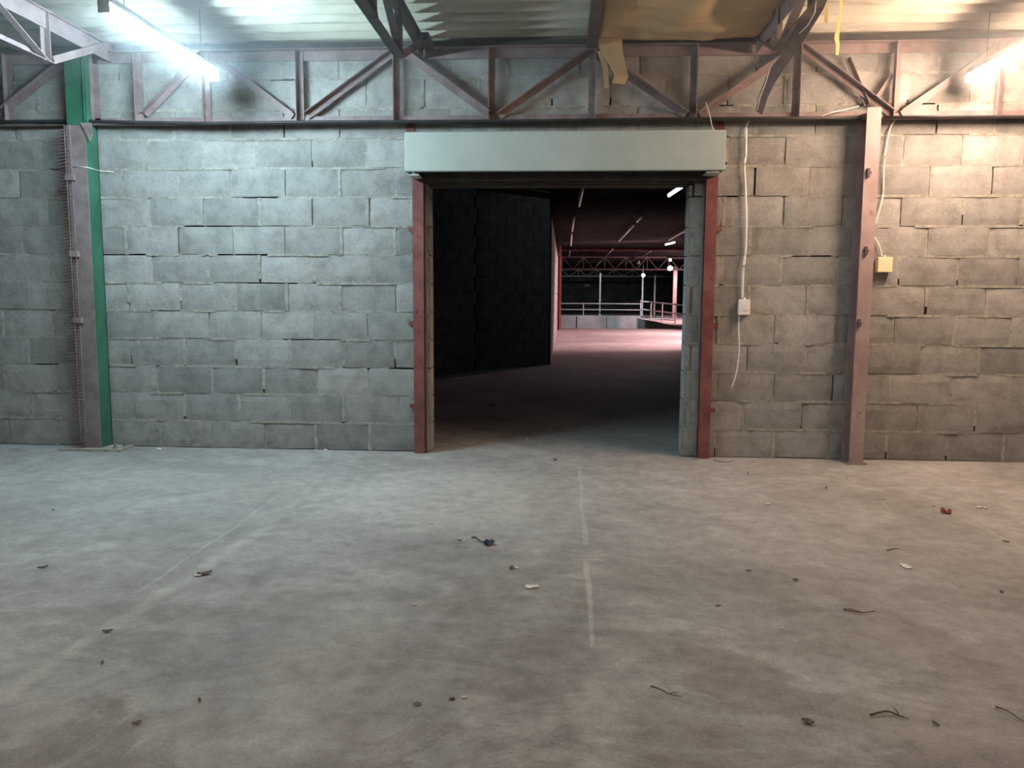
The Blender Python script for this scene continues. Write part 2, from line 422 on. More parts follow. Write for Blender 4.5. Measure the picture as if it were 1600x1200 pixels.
def post(name, xl, xr, label, flip):
    e = empty(name, ((xl+xr)/2, -.04, 0), label, 'door post', 'red posts of the doorway')
    b = MB(); yf = -.075
    # guide channel, open towards the doorway
    b.box((xl, yf, 0), (xr, yf+.006, 2.125)); b.box((xl, -.012, 0), (xr, -.004, 2.125))
    xw = xl if flip else xr-.006
    b.box((xw, yf+.006, 0), (xw+.006, -.012, 2.125))
    tag(b.build('channel', M['red'], e), 'red painted steel channel')
    b = MB(); xi = xr+.001 if flip else xl-.013
    b.box((xi, -.045, .02), (xi+.012, -.012, 2.08)); b.build('guide_strip', M['brown'], e)
    for z in (.35, 1.0, 1.72):
        b = MB(); xo = xl-.045 if flip else xr; b.box((xo, -.020, z), (xo+.045, -.012, z+.035)); b.build('lug', M['red'], e)
    return e
pl = on_y(645, 400, -.075).x, on_y(662, 400, -.075).x
pr = on_y(1097, 500, -.075).x, on_y(1115, 500, -.075).x
post('door_post', pl[0], pl[1], 'red steel post on the left side of the doorway', True)
post('door_post', pr[0], pr[1], 'red steel post on the right side of the doorway', False)
b = MB(); b.angle((pl[0], -.008, 2.075), (pr[1], -.008, 2.075), (0, -1, 0), (0, 0, 1), .05)
tag(b.build('door_lintel', M['steel_dark']), 'dark steel angle lintel spanning the doorway under the shutter box', 'lintel')

# ------------------------------------------------------------------ truss along the wall
YT = -.035
tr = empty('wall_truss', (0, YT, 2.5), 'brown steel lattice truss running along the block wall above the doorway', 'truss')
zc_b0, zc_b1 = 2.525, 2.578
zc_t0, zc_t1 = 2.985, 3.055
def chord(nm, x0, x1, z0, z1, top):
    b = MB()
    if top:
        b.box((x0, YT-.006, z0), (x1, YT, z1)); b.box((x0, YT-.06, z1), (x1, YT, z1+.006))
    else:
        b.box((x0, YT-.006, z0), (x1, YT, z1)); b.box((x0, YT-.055, z0-.006), (x1, YT, z0))
    return b.build(nm, M['steel'], tr)
chord('top_chord', -6.5, 6.0, zc_t0, zc_t1, True)
chord('bottom_chord', -6.5, 6.0, zc_b0, zc_b1, False)
vx = [on_y(p, 130, YT).x for p in (219, 325, 470, 621, 769, 925, 1083, 1243, 1400, 1560)]
vx = [-4.9, -4.3] + vx + [4.1, 4.85]
for x in vx:
    s_ = -1 if -.3 < x < 1.9 else 1
    b = MB(); b.angle((x-.026*s_, YT-.007, zc_b0), (x-.026*s_, YT-.007, zc_t1), (s_, 0, 0), (0, -1, 0), .05)
    b.build('vertical_strut', M['steel'], tr)
def diag(pa, pb, mat='steel', leg=.05, yy=YT-.014):
    A, B = on_y(*pa, yy), on_y(*pb, yy)
    d = (B-A).normalized(); n = V((-d.z, 0, d.x))
    if n.z < 0: n = -n
    b = MB(); b.angle(A+n*.025, B+n*.025, -n, (0, -1, 0), leg); return b.build('diagonal_strut', M[mat], tr)
for a, c in (((-8, 186), (112, 92)), ((228, 180), (318, 88)), ((332, 88), (458, 182)), ((480, 182), (613, 84)), ((636, 86), (765, 180)), ((780, 182), (918, 84)),
             ((934, 88), (1072, 180)), ((1093, 180), (1236, 82)), ((1252, 74), (1392, 178)), ((1408, 178), (1552, 80)), ((1568, 80), (1690, 170))):
    diag(a, c)
diag((1322, 92), (1352, 165), leg=.035, yy=YT-.002)
diag((1372, 152), (1396, 118), leg=.03, yy=YT-.002)

# black pipe clipped below the chord, sagging a little at the left
pts = []
for px, py in ((-260, 192), (-60, 190), (60, 190), (120, 189), (200, 191), (330, 193), (470, 191), (640, 190), (850, 189), (1050, 186), (1200, 185), (1345, 184)):
    pts.append(on_y(px, py, -.105))
b = MB(); b.tube(pts, .0125, 10)
tag(b.build('black_pipe', M['black'], smooth=True), 'thin black pipe running along the wall under the lattice truss', 'pipe')
b = MB(); b.tube([on_y(p, q, -.105) for p, q in ((1380, 183), (1480, 182), (1600, 182), (1800, 181))], .009, 10)
tag(b.build('black_pipe', M['black'], smooth=True), 'thin dark pipe along the wall right of the mauve column', 'pipe')

# small red brackets above the shutter box
for p, lab in ((640, 'small red bracket above the left end of the shutter box'), (1126, 'small red bracket above the right end of the shutter box')):
    A = on_y(p, 200, -.03)
    b = MB(); b.prism([(-.09, zt), (-.003, zt), (-.003, 2.525), (-.012, 2.525), (-.012, zt+.008), (-.09, zt+.008)], (A.x-.03, 0, 0), (A.x+.03, 0, 0), (0, 1, 0), (0, 0, 1))
    tag(b.build('bracket', M['red']), lab, 'bracket', 'brackets above the shutter box')

# ------------------------------------------------------------------ roof trusses coming forward from the wall
def roof_truss(X, node_px, label, mat='steel'):
    n = on_x(*node_px, X); yn, zn = n.y, n.z
    e = empty('roof_truss', (X, yn, zn), label, 'truss', 'roof trusses coming forward from the wall')
    zt_ = 3.10; yend = -9.5
    b = MB(); s_ = 1 if X < 0 else -1
    b.box((X-.03, yend, zn), (X+.03, yn, zn+.006)); b.box((X-.03*s_-.003, yend, zn), (X-.03*s_+.003, yn, zn+.055)); b.build('bottom_chord', M[mat], e)
    b = MB(); b.box((X-.03, yend, zt_-.006), (X+.03, -.06, zt_)); b.box((X-.003, yend, zt_-.115), (X+.003, -.06, zt_)); b.build('top_chord', M[mat], e)
    b = MB(); b.prism([(-.028, 0), (.028, 0), (.028, .05), (.022, .05), (.022, .006), (-.028, .006)], (X, yn, zn), (X, -.10, zt_-.02), (1, 0, 0), V((0, -(zt_-zn), -yn-.1)).normalized())
    b.build('end_strut', M[mat], e)
    y = yn-.03; k = 0
    while y > yend+.9:
        b = MB(); b.angle((X-.02, y, zn+.006), (X-.02, y, zt_-.006), (1, 0, 0), (0, -1, 0), .045); b.build('vertical_strut', M[mat], e)
        b = MB(); b.prism([(-.006, -.02), (.040, -.02), (.040, -.014), (0, -.014), (0, .02), (-.006, .02)], (X, y-.03, zn+.01), (X, y-.66, zt_-.02), (1, 0, 0), V((0, zt_-zn, .63)).normalized())
        b.build('diagonal_strut', M[mat], e)
        y -= .70; k += 1
    return n
nC = roof_truss(-1.07, (625, 91), 'dark lattice roof truss coming forward above the left side of the doorway', 'steel_dark')
nL = roof_truss(-3.47, (80, 100), 'steel lattice roof truss at far left beside the blue-white tube light', 'steel')
nR = roof_truss(1.37, (1213, 80), 'brown lattice roof truss at right beside the yellow foam sheet', 'steel')
print('NODES', nC, nL, nR, on_x(548, 0, -1.07), on_x(0, 58, -3.47), on_x(1283, 0, 1.37))
# single joist between the trusses
xj = on_y(926, 100, -.06).x
b = MB(); b.prism([(-.045, 0), (.035, 0), (.035, .008), (-.037, .008), (-.037, .075), (-.045, .075)], (xj, -9.5, 3.04), (xj, -.065, 3.04), (1, 0, 0), (0, 0, 1))
tag(b.build('roof_joist', M['steel_dark']), 'dark steel roof joist at the left edge of the yellow foam sheet', 'joist')
# purlin along the wall head, and cut tube ends resting on it
b = MB(); b.box((-6.5, -.032, 3.066), (6, -.004, 3.12))
tag(b.build('wall_head_beam', M['dark_metal']), 'dark timber plate along the head of the wall under the roof sheets', 'beam')
for (px, py), lab in (((663, 57), 'short cut square steel tube end beside the dark truss left of centre'), ((1208, 47), 'short cut square steel tube end beside the yellow foam sheet')):
    A = on_y(px, py, -.30); x_, z_ = A.x, A.z
    b = MB(); s_ = .030; th = .006
    for lo, hi in (((-s_, -s_), (s_, -s_+th)), ((-s_, s_-th), (s_, s_)), ((-s_, -s_), (-s_+th, s_)), ((s_-th, -s_), (s_, s_))):
        b.box((x_+lo[0], -.30, z_+lo[1]), (x_+hi[0], -.07, z_+hi[1]))
    b.box((x_-.02, -.12, z_-.02), (x_+.02, -.11, z_+.02))
    tag(b.build('tube_end', M['steel_dark']), lab, 'steel tube', 'square tube ends under the roof')

# ------------------------------------------------------------------ bent strip hanging over the right truss
bs = empty('bent_steel_strip', on_x(1240, 70, 1.30), 'bent dark steel strip hanging down from the roof to the wall truss at right', 'steel strip')
pth = [on_x(1300, -40, 1.45), on_x(1276, 12, 1.42), on_x(1252, 50, 1.39), on_y(1225, 92, -.50), on_y(1204, 125, -.30), on_y(1193, 150, -.20), on_y(1186, 176, -.11)]
b = MB(); wv = [.045, .048, .05, .05, .045, .04, .035]
def strip(pth, wv, lateral, lip=.0):
    b = MB(); n = len(pth)
    L_ = [p - lateral*w_ for p, w_ in zip(pth, wv)]; R_ = [p + lateral*w_ for p, w_ in zip(pth, wv)]
    for s in range(n-1):
        b.quad(L_[s], R_[s], R_[s+1], L_[s+1])
        if lip: b.quad(L_[s], L_[s+1], L_[s+1]+V((0, -lip, lip*.3)), L_[s]+V((0, -lip, lip*.3)))
    return b
strip(pth, [w_*.8 for w_ in wv], V((.86, .0, -.5)).normalized(), .02).build('strip', M['brown'], bs, solid=.004)
cb = [on_x(1277, -20, 1.36), on_x(1273, 20, 1.34), on_x(1262, 40, 1.33), on_y(1235, 65, -.62), on_y(1218, 88, -.52), on_y(1204, 105, -.42), on_y(1196, 130, -.32), on_y(1188, 150, -.24), on_y(1183, 172, -.14)]
b = MB(); b.tube(cb, .0035, 6)
tag(b.build('white_cable', M['cable'], smooth=True), 'thin white cable running down along the bent steel strip', 'cable')

# ------------------------------------------------------------------ yellow foam sheet under the roof + flap
xl, xr = xj+.03, on_y(1207, 40, -.5).x
def foam(u, v):
    y = -.135 - 3.5*v; x = xl + (xr-xl)*u
    wob = .016*math.sin(u*7+v*9)+.012*math.sin(u*17-v*23)+.02*noise.noise(V((u*4, v*9, 1)))
    if v == 0: wob = abs(wob)*.3
    return (x + .02*math.sin(v*21)*u, y, 3.088 - .03*math.sin(math.pi*u)*(.6+.4*math.sin(v*14)) + .6*wob - .015*math.exp(-((v-.09)*45)**2))
ft = empty('foam_sheet', (xl, -.08, 3.08), 'torn yellow foam insulation sheet sagging under the roof right of centre', 'insulation')
b = MB(); b.grid(foam, 30, 70); b.build('panel', M['foam'], ft, smooth=True, solid=.012)
q = [on_y(951, 55, -.14), on_y(955, 78, -.15), on_y(964, 100, -.16), on_y(971, 118, -.17), on_y(966, 131, -.19)]
strip(q, [.10, .085, .065, .05, .045], V((.97, 0, -.15))).build('torn_flap', M['foam'], ft, solid=.008)
q = [on_y(938, 80, -.15), on_y(946, 105, -.15), on_y(948, 137, -.16)]
strip(q, [.022, .020, .016], V((1, 0, 0))).build('torn_flap', M['foam'], ft, solid=.006)
# the sheet's curled right corner strip
q = [on_x(1199, 2, 1.30), on_x(1200, 25, 1.29), on_x(1190, 42, 1.27)]
# yellow tape
q = [on_y(1287, -18, -.9), on_y(1290, 10, -.9), on_y(1291, 36, -.9)]
tag(strip(q, [.018, .016, .01], V((1, .2, 0)).normalized()).build('yellow_tape', M['tape'], solid=.002), 'shorter piece of yellow tape hanging from the roof at right', 'tape', 'yellow tapes hanging from the roof')
q = [on_y(1315, -18, -.7), on_y(1314, 15, -.7), on_y(1310, 42, -.7), on_y(1307, 60, -.7), on_y(1309, 70, -.7), on_y(1308, 86, -.7)]
tag(strip(q, [.012, .010, .012, .018, .014, .010], V((1, .3, 0)).normalized()).build('yellow_tape', M['tape'], solid=.002), 'longer knotted piece of yellow tape hanging from the roof at right', 'tape', 'yellow tapes hanging from the roof')

# ------------------------------------------------------------------ right column
yc = -.165
cl_t, cr_t = on_y(1352, 190, yc).x, on_y(1375, 190, yc).x
cl_b, cr_b = on_y(1329, 716, yc).x, on_y(1350, 716, yc).x
e = empty('steel_column', ((cl_b+cr_b)/2, -.04, 0), 'mauve primed steel column standing against the wall right of the doorway', 'column', 'steel columns against the wall')
b = MB(); zt_ = 2.58
X0, X1 = (cl_t+cl_b)/2, (cr_t+cr_b)/2
Xm = X1-.022
b.prism([(X0, yc), (X1, yc), (X1, yc+.008), (Xm+.004, yc+.008), (Xm+.004, -.012), (X1, -.012), (X1, -.004), (X0, -.004), (X0, -.012), (Xm-.004, -.012), (Xm-.004, yc+.008), (X0, yc+.008)], (0, 0, 0), (0, 0, zt_), (1, 0, 0), (0, 1, 0))
b.build('shaft', M['steel_mauve'], e)
for px, py in ((1361, 270), (1357, 392), (1346, 505)):
    A = on_y(px-4, py, yc)
    b = MB(); b.box((A.x-.012, yc-.018, A.z-.03), (A.x+.006, yc, A.z+.03)); b.box((A.x-.02, yc-.010, A.z-.006), (A.x+.02, yc-.0, A.z+.006))
    tag(b.build('cleat', M['steel_dark'], e), 'dark welded cleat')
b = MB(); b.box((X0-.03, yc-.03, 0), (X1+.02, -.005, .01)); b.build('base_plate', M['brown'], e)

# ------------------------------------------------------------------ left column
yf = -.17
e = empty('steel_column', (-3.75, -.09, 0), 'green and brown steel column on a base plate near the left end of the wall', 'column', 'steel columns against the wall')
xa, xb = on_y(124, 600, yf).x, on_y(153, 600, yf).x
xg = on_y(171, 600, -.01).x
b = MB(); b.box((xb-.008, yf+.008, .016), (xb, -.006, 3.06)); b.box((xa+.0, -.014, .016), (xb, -.006, 3.06)); 
b.build('web', M['green'], e)
b = MB(); b.box((xa, yf, .016), (xb, yf+.008, 2.50)); tag(b.build('front_flange', M['brown'], e), 'brown flange')
b = MB(); b.box((xa, yf+.02, 2.50), (xb, yf+.028, 3.06)); b.build('upper_flange', M['green'], e)
b = MB(); b.box((-3.95, -.235, 0), (-3.45, -.03, .018)); tag(b.build('base_plate', worn('dusty_plate', (.22, .21, .18), (.33, .32, .28), 9, .9), e), 'dusty base plate')
for x_, y_ in ((-3.50, -.07), (-3.88, -.07), (-3.52, -.18)):
    b = MB(); b.tube([(x_, y_, .016), (x_, y_, .05)], .010, 8); b.tube([(x_, y_, .016), (x_, y_, .028)], .017, 6); b.build('anchor_bolt', M['brown'], e)
# gusset at the head
b = MB(); g0 = [on_y(126, 192, yf-.01), on_y(143, 192, yf-.01), on_y(145, 212, yf-.01), on_y(141, 221, yf-.01)]
b.quad(*g0); b.build('gusset', M['steel'], e, solid=.008)
# ladder-like rebar strip fixed to its front left edge
e2 = empty('wire_ladder_strip', (xa, yf-.03, .03), 'narrow upright ladder of short wire rungs with shadow-like tails fixed to the green column', 'wire strip')
b = MB(); la, lb = xa+.006, xa+.048; yl_ = yf-.028
for x_ in (la, lb): b.tube([(x_, yl_, .03), (x_, yl_, 2.50)], .0028, 6)
z = .04
while z < 2.49: b.tube([(la-.062, yl_, z-.010), (la, yl_, z), (lb+.006, yl_, z+.001)], [.0018, .0026, .0026], 5); z += .0245  # left tails of the rungs imitate their shadows on the wall
b.build('rungs', M['steel'], e2)
for z in (on_y(119, 278, yf).z, on_y(128, 397, yf).z, on_y(133, 500, yf).z):
    b = MB(); b.box((la-.01, yl_-.008, z-.022), (lb+.012, yf-.0005, z+.022)); b.build('clip', M['steel'], e2)
# thin white wire tied around the column
b = MB(); zz = on_y(140, 261, yf).z
b.tube([(xa+.04, yf-.004, zz+.004), (xb-.02, yf-.004, zz), (xb+.004, yf, zz-.002), (xb+.006, -.01, zz-.004), (xb+.12, -.012, zz-.012)], .0025, 6)
tag(b.build('tie_wire', M['cable'], smooth=True), 'thin white wire tied around the green column near its top', 'wire')
# short post left of the glare, beside the column head
b = MB(); xp = on_y(148, 140, -.06).x; b.angle((xp-.025, -.035, 2.56), (xp-.025, -.035, 3.06), (1, 0, 0), (0, -1, 0), .05)
b.build('head_post', M['steel'], e)

# ------------------------------------------------------------------ switch boxes and cables on the wall
def sbox(px, py, w_, h_, d_, mat, label, stem):
    A = on_y(px, py, -.02); e = empty('junction_box', (A.x, -.0, A.z-h_/2), label, 'junction box', 'junction boxes on the wall')
    b = MB(); b.box((A.x-w_/2, -d_*.55, A.z-h_/2), (A.x+w_/2, .004, A.z+h_/2)); b.build('back_box', M[mat], e, bevel=.003)
    b = MB(); b.box((A.x-w_/2-.001, -d_, A.z-h_/2-.001), (A.x+w_/2+.001, -d_*.56, A.z+h_/2+.001)); c_ = b.build('cover', M[mat], e, bevel=.004)
    if stem:
        b = MB()
        b.box((A.x-w_*.2, -d_-.004, A.z-h_*.22), (A.x+w_*.3, -d_+.001, A.z+h_*.05)); b.box((A.x-w_*.2, -d_-.003, A.z+h_*.12), (A.x+w_*.3, -d_+.001, A.z+h_*.15)); b.build('rocker', M['cable'], e, bevel=.001)
    b = MB(); b.tube([(A.x, -d_*.5, A.z+h_/2), (A.x, -d_*.5, A.z+h_/2+.018)], .011, 10); b.build('gland', M['cable'], e)
    return A
sbox(1162, 480, .082, .115, .05, 'box', 'cream switch box hanging from a white cable right of the doorway', True)
sbox(1380, 414, .105, .108, .06, 'box_yellow', 'square yellowed junction box right of the mauve column', False)
def smooth_path(pts, n=6):
    out = []
    P_ = [pts[0]] + pts + [pts[-1]]
    for i in range(1, len(P_)-2):
        for k in range(n):
            s = k/n; p0, p1, p2, p3 = P_[i-1], P_[i], P_[i+1], P_[i+2]
            out.append(.5*((2*p1) + (p2-p0)*s + (2*p0-5*p1+4*p2-p3)*s*s + (3*p1-p0-3*p2+p3)*s**3))
    out.append(pts[-1]); return out
def cable(pxs, r, label, y=-.014, last=None):
    pts = [on_y(a, c, y - (.008 if i % 2 else 0)) for i, (a, c) in enumerate(pxs)]
    b = MB(); b.tube(smooth_path(pts), r, 8)
    return tag(b.build('white_cable', M['cable'], smooth=True), label, 'cable', 'white cables on the wall')
cable([(1171, 188), (1166, 200), (1165, 240), (1163, 262), (1165, 310), (1166, 350), (1165, 390), (1161, 425), (1160, 466)], .0095, 'thick white cable running down the wall into the cream switch box', -.02)
cable([(1155, 492), (1154, 515), (1155, 545), (1151, 580), (1143, 607)], .0052, 'loose end of white cable dangling below the cream switch box', -.03)
cable([(1400, 186), (1391, 200), (1385, 225), (1381, 260), (1380, 300), (1375, 325), (1367, 350), (1363, 362), (1366, 370), (1374, 385), (1378, 402)], .0058, 'thin white cable curving behind the mauve column into the yellowed box')
cable([(1103, 160), (1109, 180), (1113, 198), (1118, 206)], .003, 'short white wire hanging from the wall truss above the shutter box', -.12)
cable([(1283, 182), (1300, 176), (1318, 172), (1342, 166)], .004, 'pale wire lying on the wall truss beside the head of the mauve column', -.10)

# pale mortar lumps lying on the bottom chord at the left
for (px, w_), lab in (((86, .09), 'lump of pale mortar lying on the wall truss near the green column'), ((2, .03), 'small lump of pale mortar on the wall truss at the far left edge')):
    A = on_y(px, 184, -.07); b = MB()
    b.grid(lambda u, v: (A.x+(u-.5)*w_*2*(.6+.4*math.sin(math.pi*v)), -.09+.05*v, 2.532+.028*math.sin(math.pi*u)*math.sin(math.pi*v)*(1+.5*noise.noise(V((u*5, v*5, px))))), 10, 6)
    tag(b.build('mortar_lump', M['mortar'], solid=.004), lab, 'mortar', 'mortar lumps on the wall truss')

# ------------------------------------------------------------------ tube lights
def tube_light(X, y0, y1, z, glow, label, group, batten='batten', r=.030, cover=True):
    e = empty('tube_light', (X, (y0+y1)/2, z), label, 'tube light', group)
    b = MB(); b.prism([(-.034, .024), (.034, .024), (.024, .062), (-.024, .062)], (X, y0-.01, z), (X, y1+.01, z), (1, 0, 0), (0, 0, 1)); b.build('batten', M[batten], e)
    b = MB(); b.tube([(X, y0, z), (X, y1, z)], r, 12); b.build('tube', M[glow], e, smooth=True)
    for y_ in (y0-.012, y1):
        b = MB(); b.box((X-.031, y_, z-.031), (X+.031, y_+.012, z+.04)); b.build('end_cap', M[batten], e)
    for y_ in (y0+.2, y1-.2):
        b = MB(); b.tube([(X, y_, z+.05), (X, y_, 3.13)], .002, 5); b.build('hanger', M['dark_metal'], e)
    return e
eL = on_x(335, 121, -2.47); sL = on_x(163, 9, -2.47)
eR = on_x(1517, 122, 2.45); sR = on_x(1640, 40, 2.45)
print('LAMPS', eL, sL, eR, sR, on_y(1517, 122, eL.y))
zl = (eL.z+sL.z)/2
tube_light(-2.47, sL.y, eL.y, zl, 'tube_cool', 'blue-white tube light hanging under the roof at upper left', 'hanging tube lights of the hall')
XR = on_z(1517, 122, zl).x; YR = on_z(1517, 122, zl).y
print('RIGHT', XR, YR)
tube_light(XR, YR-1.2, YR, zl, 'tube_warm', 'pinkish white tube light hanging under the roof at upper right', 'hanging tube lights of the hall')
# the same two rows continue over the camera
for k, yy in enumerate((-3.9, -6.9)):
    tube_light(-2.47, yy-1.2, yy, zl, 'tube_rear', ('second', 'third')[k]+' white tube light of the left row, nearer the camera', 'hanging tube lights of the hall')
    tube_light(XR, yy-1.2, yy, zl, 'tube_rear', ('second', 'third')[k]+' white tube light of the right row, nearer the camera', 'hanging tube lights of the hall')

# ------------------------------------------------------------------ beyond the doorway
def slab_wall(name, pts, h, th, mat):
    b = MB()
    for (x0, y0), (x1, y1) in zip(pts, pts[1:]):
        d = V((x1-x0, y1-y0, 0)).normalized(); n = V((-d.y, d.x, 0))
        # real courses: each block shallowly bevelled
        L = math.hypot(x1-x0, y1-y0); r = 0
        b.prism([(0, 0), (L, 0), (L, th), (0, th)], (x0, y0, 0), (x0, y0, h), d, n, 1)
        z = 0
        while z < h-.02:
            x = -(.215 if r % 2 else 0)
            while x < L:
                a_, c_ = max(0, x)+.006, min(L, x+.43)-.006
                if c_-a_ > .03: b.prism([(a_, -.008), (c_, -.008), (c_, .01), (a_, .01)], (x0, y0, z+.006), (x0, y0, min(z+.214, h)), d, n, 0)
                x += .43
            z += .22; r += 1
    o = b.build(name, [mat, M['joint']])
    ca = o.data.attributes.new('tint', 'FLOAT', 'POINT')
    rnd = random.Random(4); ca.data.foreach_set('value', [rnd.choice((.3, .5, .7)) for _ in o.data.vertices])
    return tag(o, kind='structure')
slab_wall('wall_left', [(-3.6, 4.6), (-2.08, 5.75), (-1.41, 7.0), (-.27, 8.29)], 3.08, .2, M['block_shaded'])
slab_wall('wall_right', [(-.235, 8.31), (-.235, 23.5)], 2.62, .2, M['block'])
# quoin blocks toothed out at the corner
b = MB()
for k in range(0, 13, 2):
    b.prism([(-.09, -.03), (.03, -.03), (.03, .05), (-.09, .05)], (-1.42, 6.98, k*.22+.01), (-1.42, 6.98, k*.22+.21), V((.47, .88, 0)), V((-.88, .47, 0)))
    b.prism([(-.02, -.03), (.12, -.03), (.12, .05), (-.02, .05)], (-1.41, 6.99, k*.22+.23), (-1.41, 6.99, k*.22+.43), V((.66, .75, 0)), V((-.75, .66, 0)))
o = b.build('trim_1', M['block_shaded']); tag(o, kind='structure')

# red column at the end of the side wall
A = on_y(871, 500, 24.0)
b = MB(); b.box((A.x-.02, 23.9, 0), (A.x+.13, 24.1, 3.1)); b.box((A.x+.05, 23.8, 0), (A.x+.06, 24.2, 3.1))
tag(b.build('red_column', M['red']), 'dark red steel column at the end of the pink-lit side wall', 'column')
A = on_y(869, 375, 20.0)
b = MB(); b.box((A.x-.1, 19.8, A.z-.5), (A.x+.12, 20.2, A.z+.4)); tag(b.build('dark_panel', M['steel_dark']), 'small dark box fixed high on the pink-lit side wall', 'panel')

# drop beyond the floor edge: lower floor, retaining wall, ramp
b = MB(); b.box((-14, 25.6, -2.2), (30, 60, -2.0)); tag(b.build('floor', M['conc_dark']), kind='structure')
YB = 37.0
zt2, zb2 = on_y(940, 493, YB).z, -2.0
x0 = on_y(840, 500, YB).x; x1 = on_y(1001, 500, YB).x
b = MB(); b.box((-12, YB, zb2), (x1, YB+.3, zt2)); 
for k in range(12): b.box((x1-.2-k*1.6, YB-.06, zb2), (x1-k*1.6, YB, zt2-.03))
M['grey_conc'] = worn('grey_concrete', (.30, .30, .30), (.42, .42, .41), .8, .9)
tag(b.build('wall_far', M['grey_conc']), kind='structure')
b = MB(); b.box((-12, YB+.3, zt2-.15), (x1+14, YB+20, zt2)); tag(b.build('floor', M['conc_dark']), kind='structure')
b = MB(); b.box((-14, YB+14, -2), (32, YB+14.3, 6)); tag(b.build('wall_far', M['conc_dark']), kind='structure')
# ramp going down towards the hall floor
M['ramp'] = worn('ramp_concrete', (.30, .28, .27), (.38, .36, .34), 1.5, .8)
a0 = on_y(996, 497, YB-2); a1 = on_z(1072, 512.5, .0)
r0 = on_y(1120, 497, YB-2); r1 = a1 + V((3.5, .8, 0))
b = MB(); lo = -2.0
top = [a0, r0, r1, a1]; bot = [V((p.x, p.y, lo)) for p in top]
b.quad(*top); b.quad(*bot)
for i in range(4): j = (i+1) % 4; b.quad(top[i], top[j], bot[j], bot[i])
tag(b.build('ramp', M['ramp']), 'pale concrete ramp with a railing at the far end of the lit hall', 'ramp')

# railings
def railing(name, pts, heights, posts, label, mat='rail', r=.03, ph=.62):
    e = empty(name, pts[0], label, 'railing', 'railings at the far end of the hall')
    for h in heights:
        b = MB(); b.tube([V(p)+V((0, 0, h)) for p in pts], r, 8); b.build('rail', M[mat], e)
    for s in posts:
        i = min(int(s*(len(pts)-1)), len(pts)-2); f = s*(len(pts)-1)-i; p = V(pts[i]).lerp(V(pts[i+1]), f)
        b = MB(); b.tube([p, p+V((0, 0, ph))], r, 8); b.build('rail_post', M[mat], e)
yR = YB+.15
hr = [on_y(940, y_, yR).z - zt2 for y_ in (474.5, 484)]
railing('railing', [(-.6, yR, zt2), (x1, yR, zt2)], hr, [.0, .35, 1.0], 'long two-bar metal railing on the grey retaining wall in the far hall', ph=hr[0])
q0, q1 = a0+V((.05, -.05, 0)), a1+V((.1, 0, 0))
f0, f1 = on_y(1008, 476, q0.y-.2), None
railing('railing', [a0+V((.15, 0, 0)), a0.lerp(a1, .5)+V((.4, 0, 0)), a1+V((.9, 0, 0))], [.45, .85], [0, .2, .4, .6, .8, 1.0], 'metal railing running down beside the concrete ramp in the far hall', 'rail', ph=.9)

# tall posts
for px, y_t, y_b, Y, mat, lab in ((937, 427, 493, YB+.4, 'rail', 'thin pale post rising from the retaining wall at left in the far hall'),
                                 (1003, 430, 493, YB+.4, 'rail', 'thin pale post below the bright floodlight in the far hall'),
                                 (1022, 430, 493, YB+2, 'rail', 'thin pale post just right of the floodlight in the far hall'),
                                 (1053, 416, 497, 33, 'steel_post', 'pinkish post beside the ramp in the far hall')):
    T, B_ = on_y(px, y_t, Y), on_y(px, y_b, Y)
    b = MB(); s_ = .04 if Y > 36 else .09
    b.box((B_.x-s_, Y-s_, B_.z), (B_.x+s_, Y+s_, T.z)); b.box((B_.x-s_*1.8, Y-s_*1.8, B_.z), (B_.x+s_*1.8, Y+s_*1.8, B_.z+.03))
    tag(b.build('hall_post', M[mat]), lab, 'post', 'posts in the far hall')

# far trusses across the hall
def cross_truss(Y, px0, px1, yt, yb, n, label, mat, pxo=0):
    zt_, zb_ = on_y(980, yt, Y).z, on_y(980, yb, Y).z; xa_, xb_ = on_y(px0, yb, Y).x, on_y(px1, yb, Y).x
    e = empty('cross_truss', ((xa_+xb_)/2, Y, zb_), label, 'truss', 'trusses across the far hall')
    for nm, z_ in (('top_chord', zt_), ('bottom_chord', zb_)):
        b = MB(); b.box((xa_, Y-.04, z_-.028), (xb_, Y+.04, z_+.028)); b.build(nm, M[mat], e)
    d = (xb_-xa_)/n
    for i in range(n):
        xi, xn = xa_+d*i, xa_+d*(i+1); z0, z1 = (zb_, zt_) if i % 2 == 0 else (zt_, zb_)
        b = MB(); b.tube([(xi, Y, z0), (xn, Y, z1)], .02, 6); b.build('diagonal_strut', M[mat], e)
        if i % 6 == 3:
            b = MB(); b.tube([(xi, Y, zt_), (xi, Y, 3.122)], .03, 6); b.build('hanger', M[mat], e)
        if i % 2 == 1:
            b = MB(); b.tube([(xi, Y, zb_), (xi, Y, zt_)], .018, 6); b.build('vertical_strut', M[mat], e)
cross_truss(31.0, 862, 1230, 402, 421, 22, 'red lattice truss spanning the pink-lit hall beyond the floor edge', 'steel_mauve')
cross_truss(44.0, 862, 1230, 421.5, 432, 26, 'grey lattice truss at the back of the far hall', 'rail')
A = on_y(870, 391, 25.2); b = MB(); b.box((A.x-.3, 25.1, A.z-.03), (14, 25.3, A.z+.03)); b.box((A.x-.3, 25.19, A.z+.03), (14, 25.21, 3.12))
tag(b.build('cross_beam', M['red']), 'dark red beam across the hall ceiling above the floor edge', 'beam')

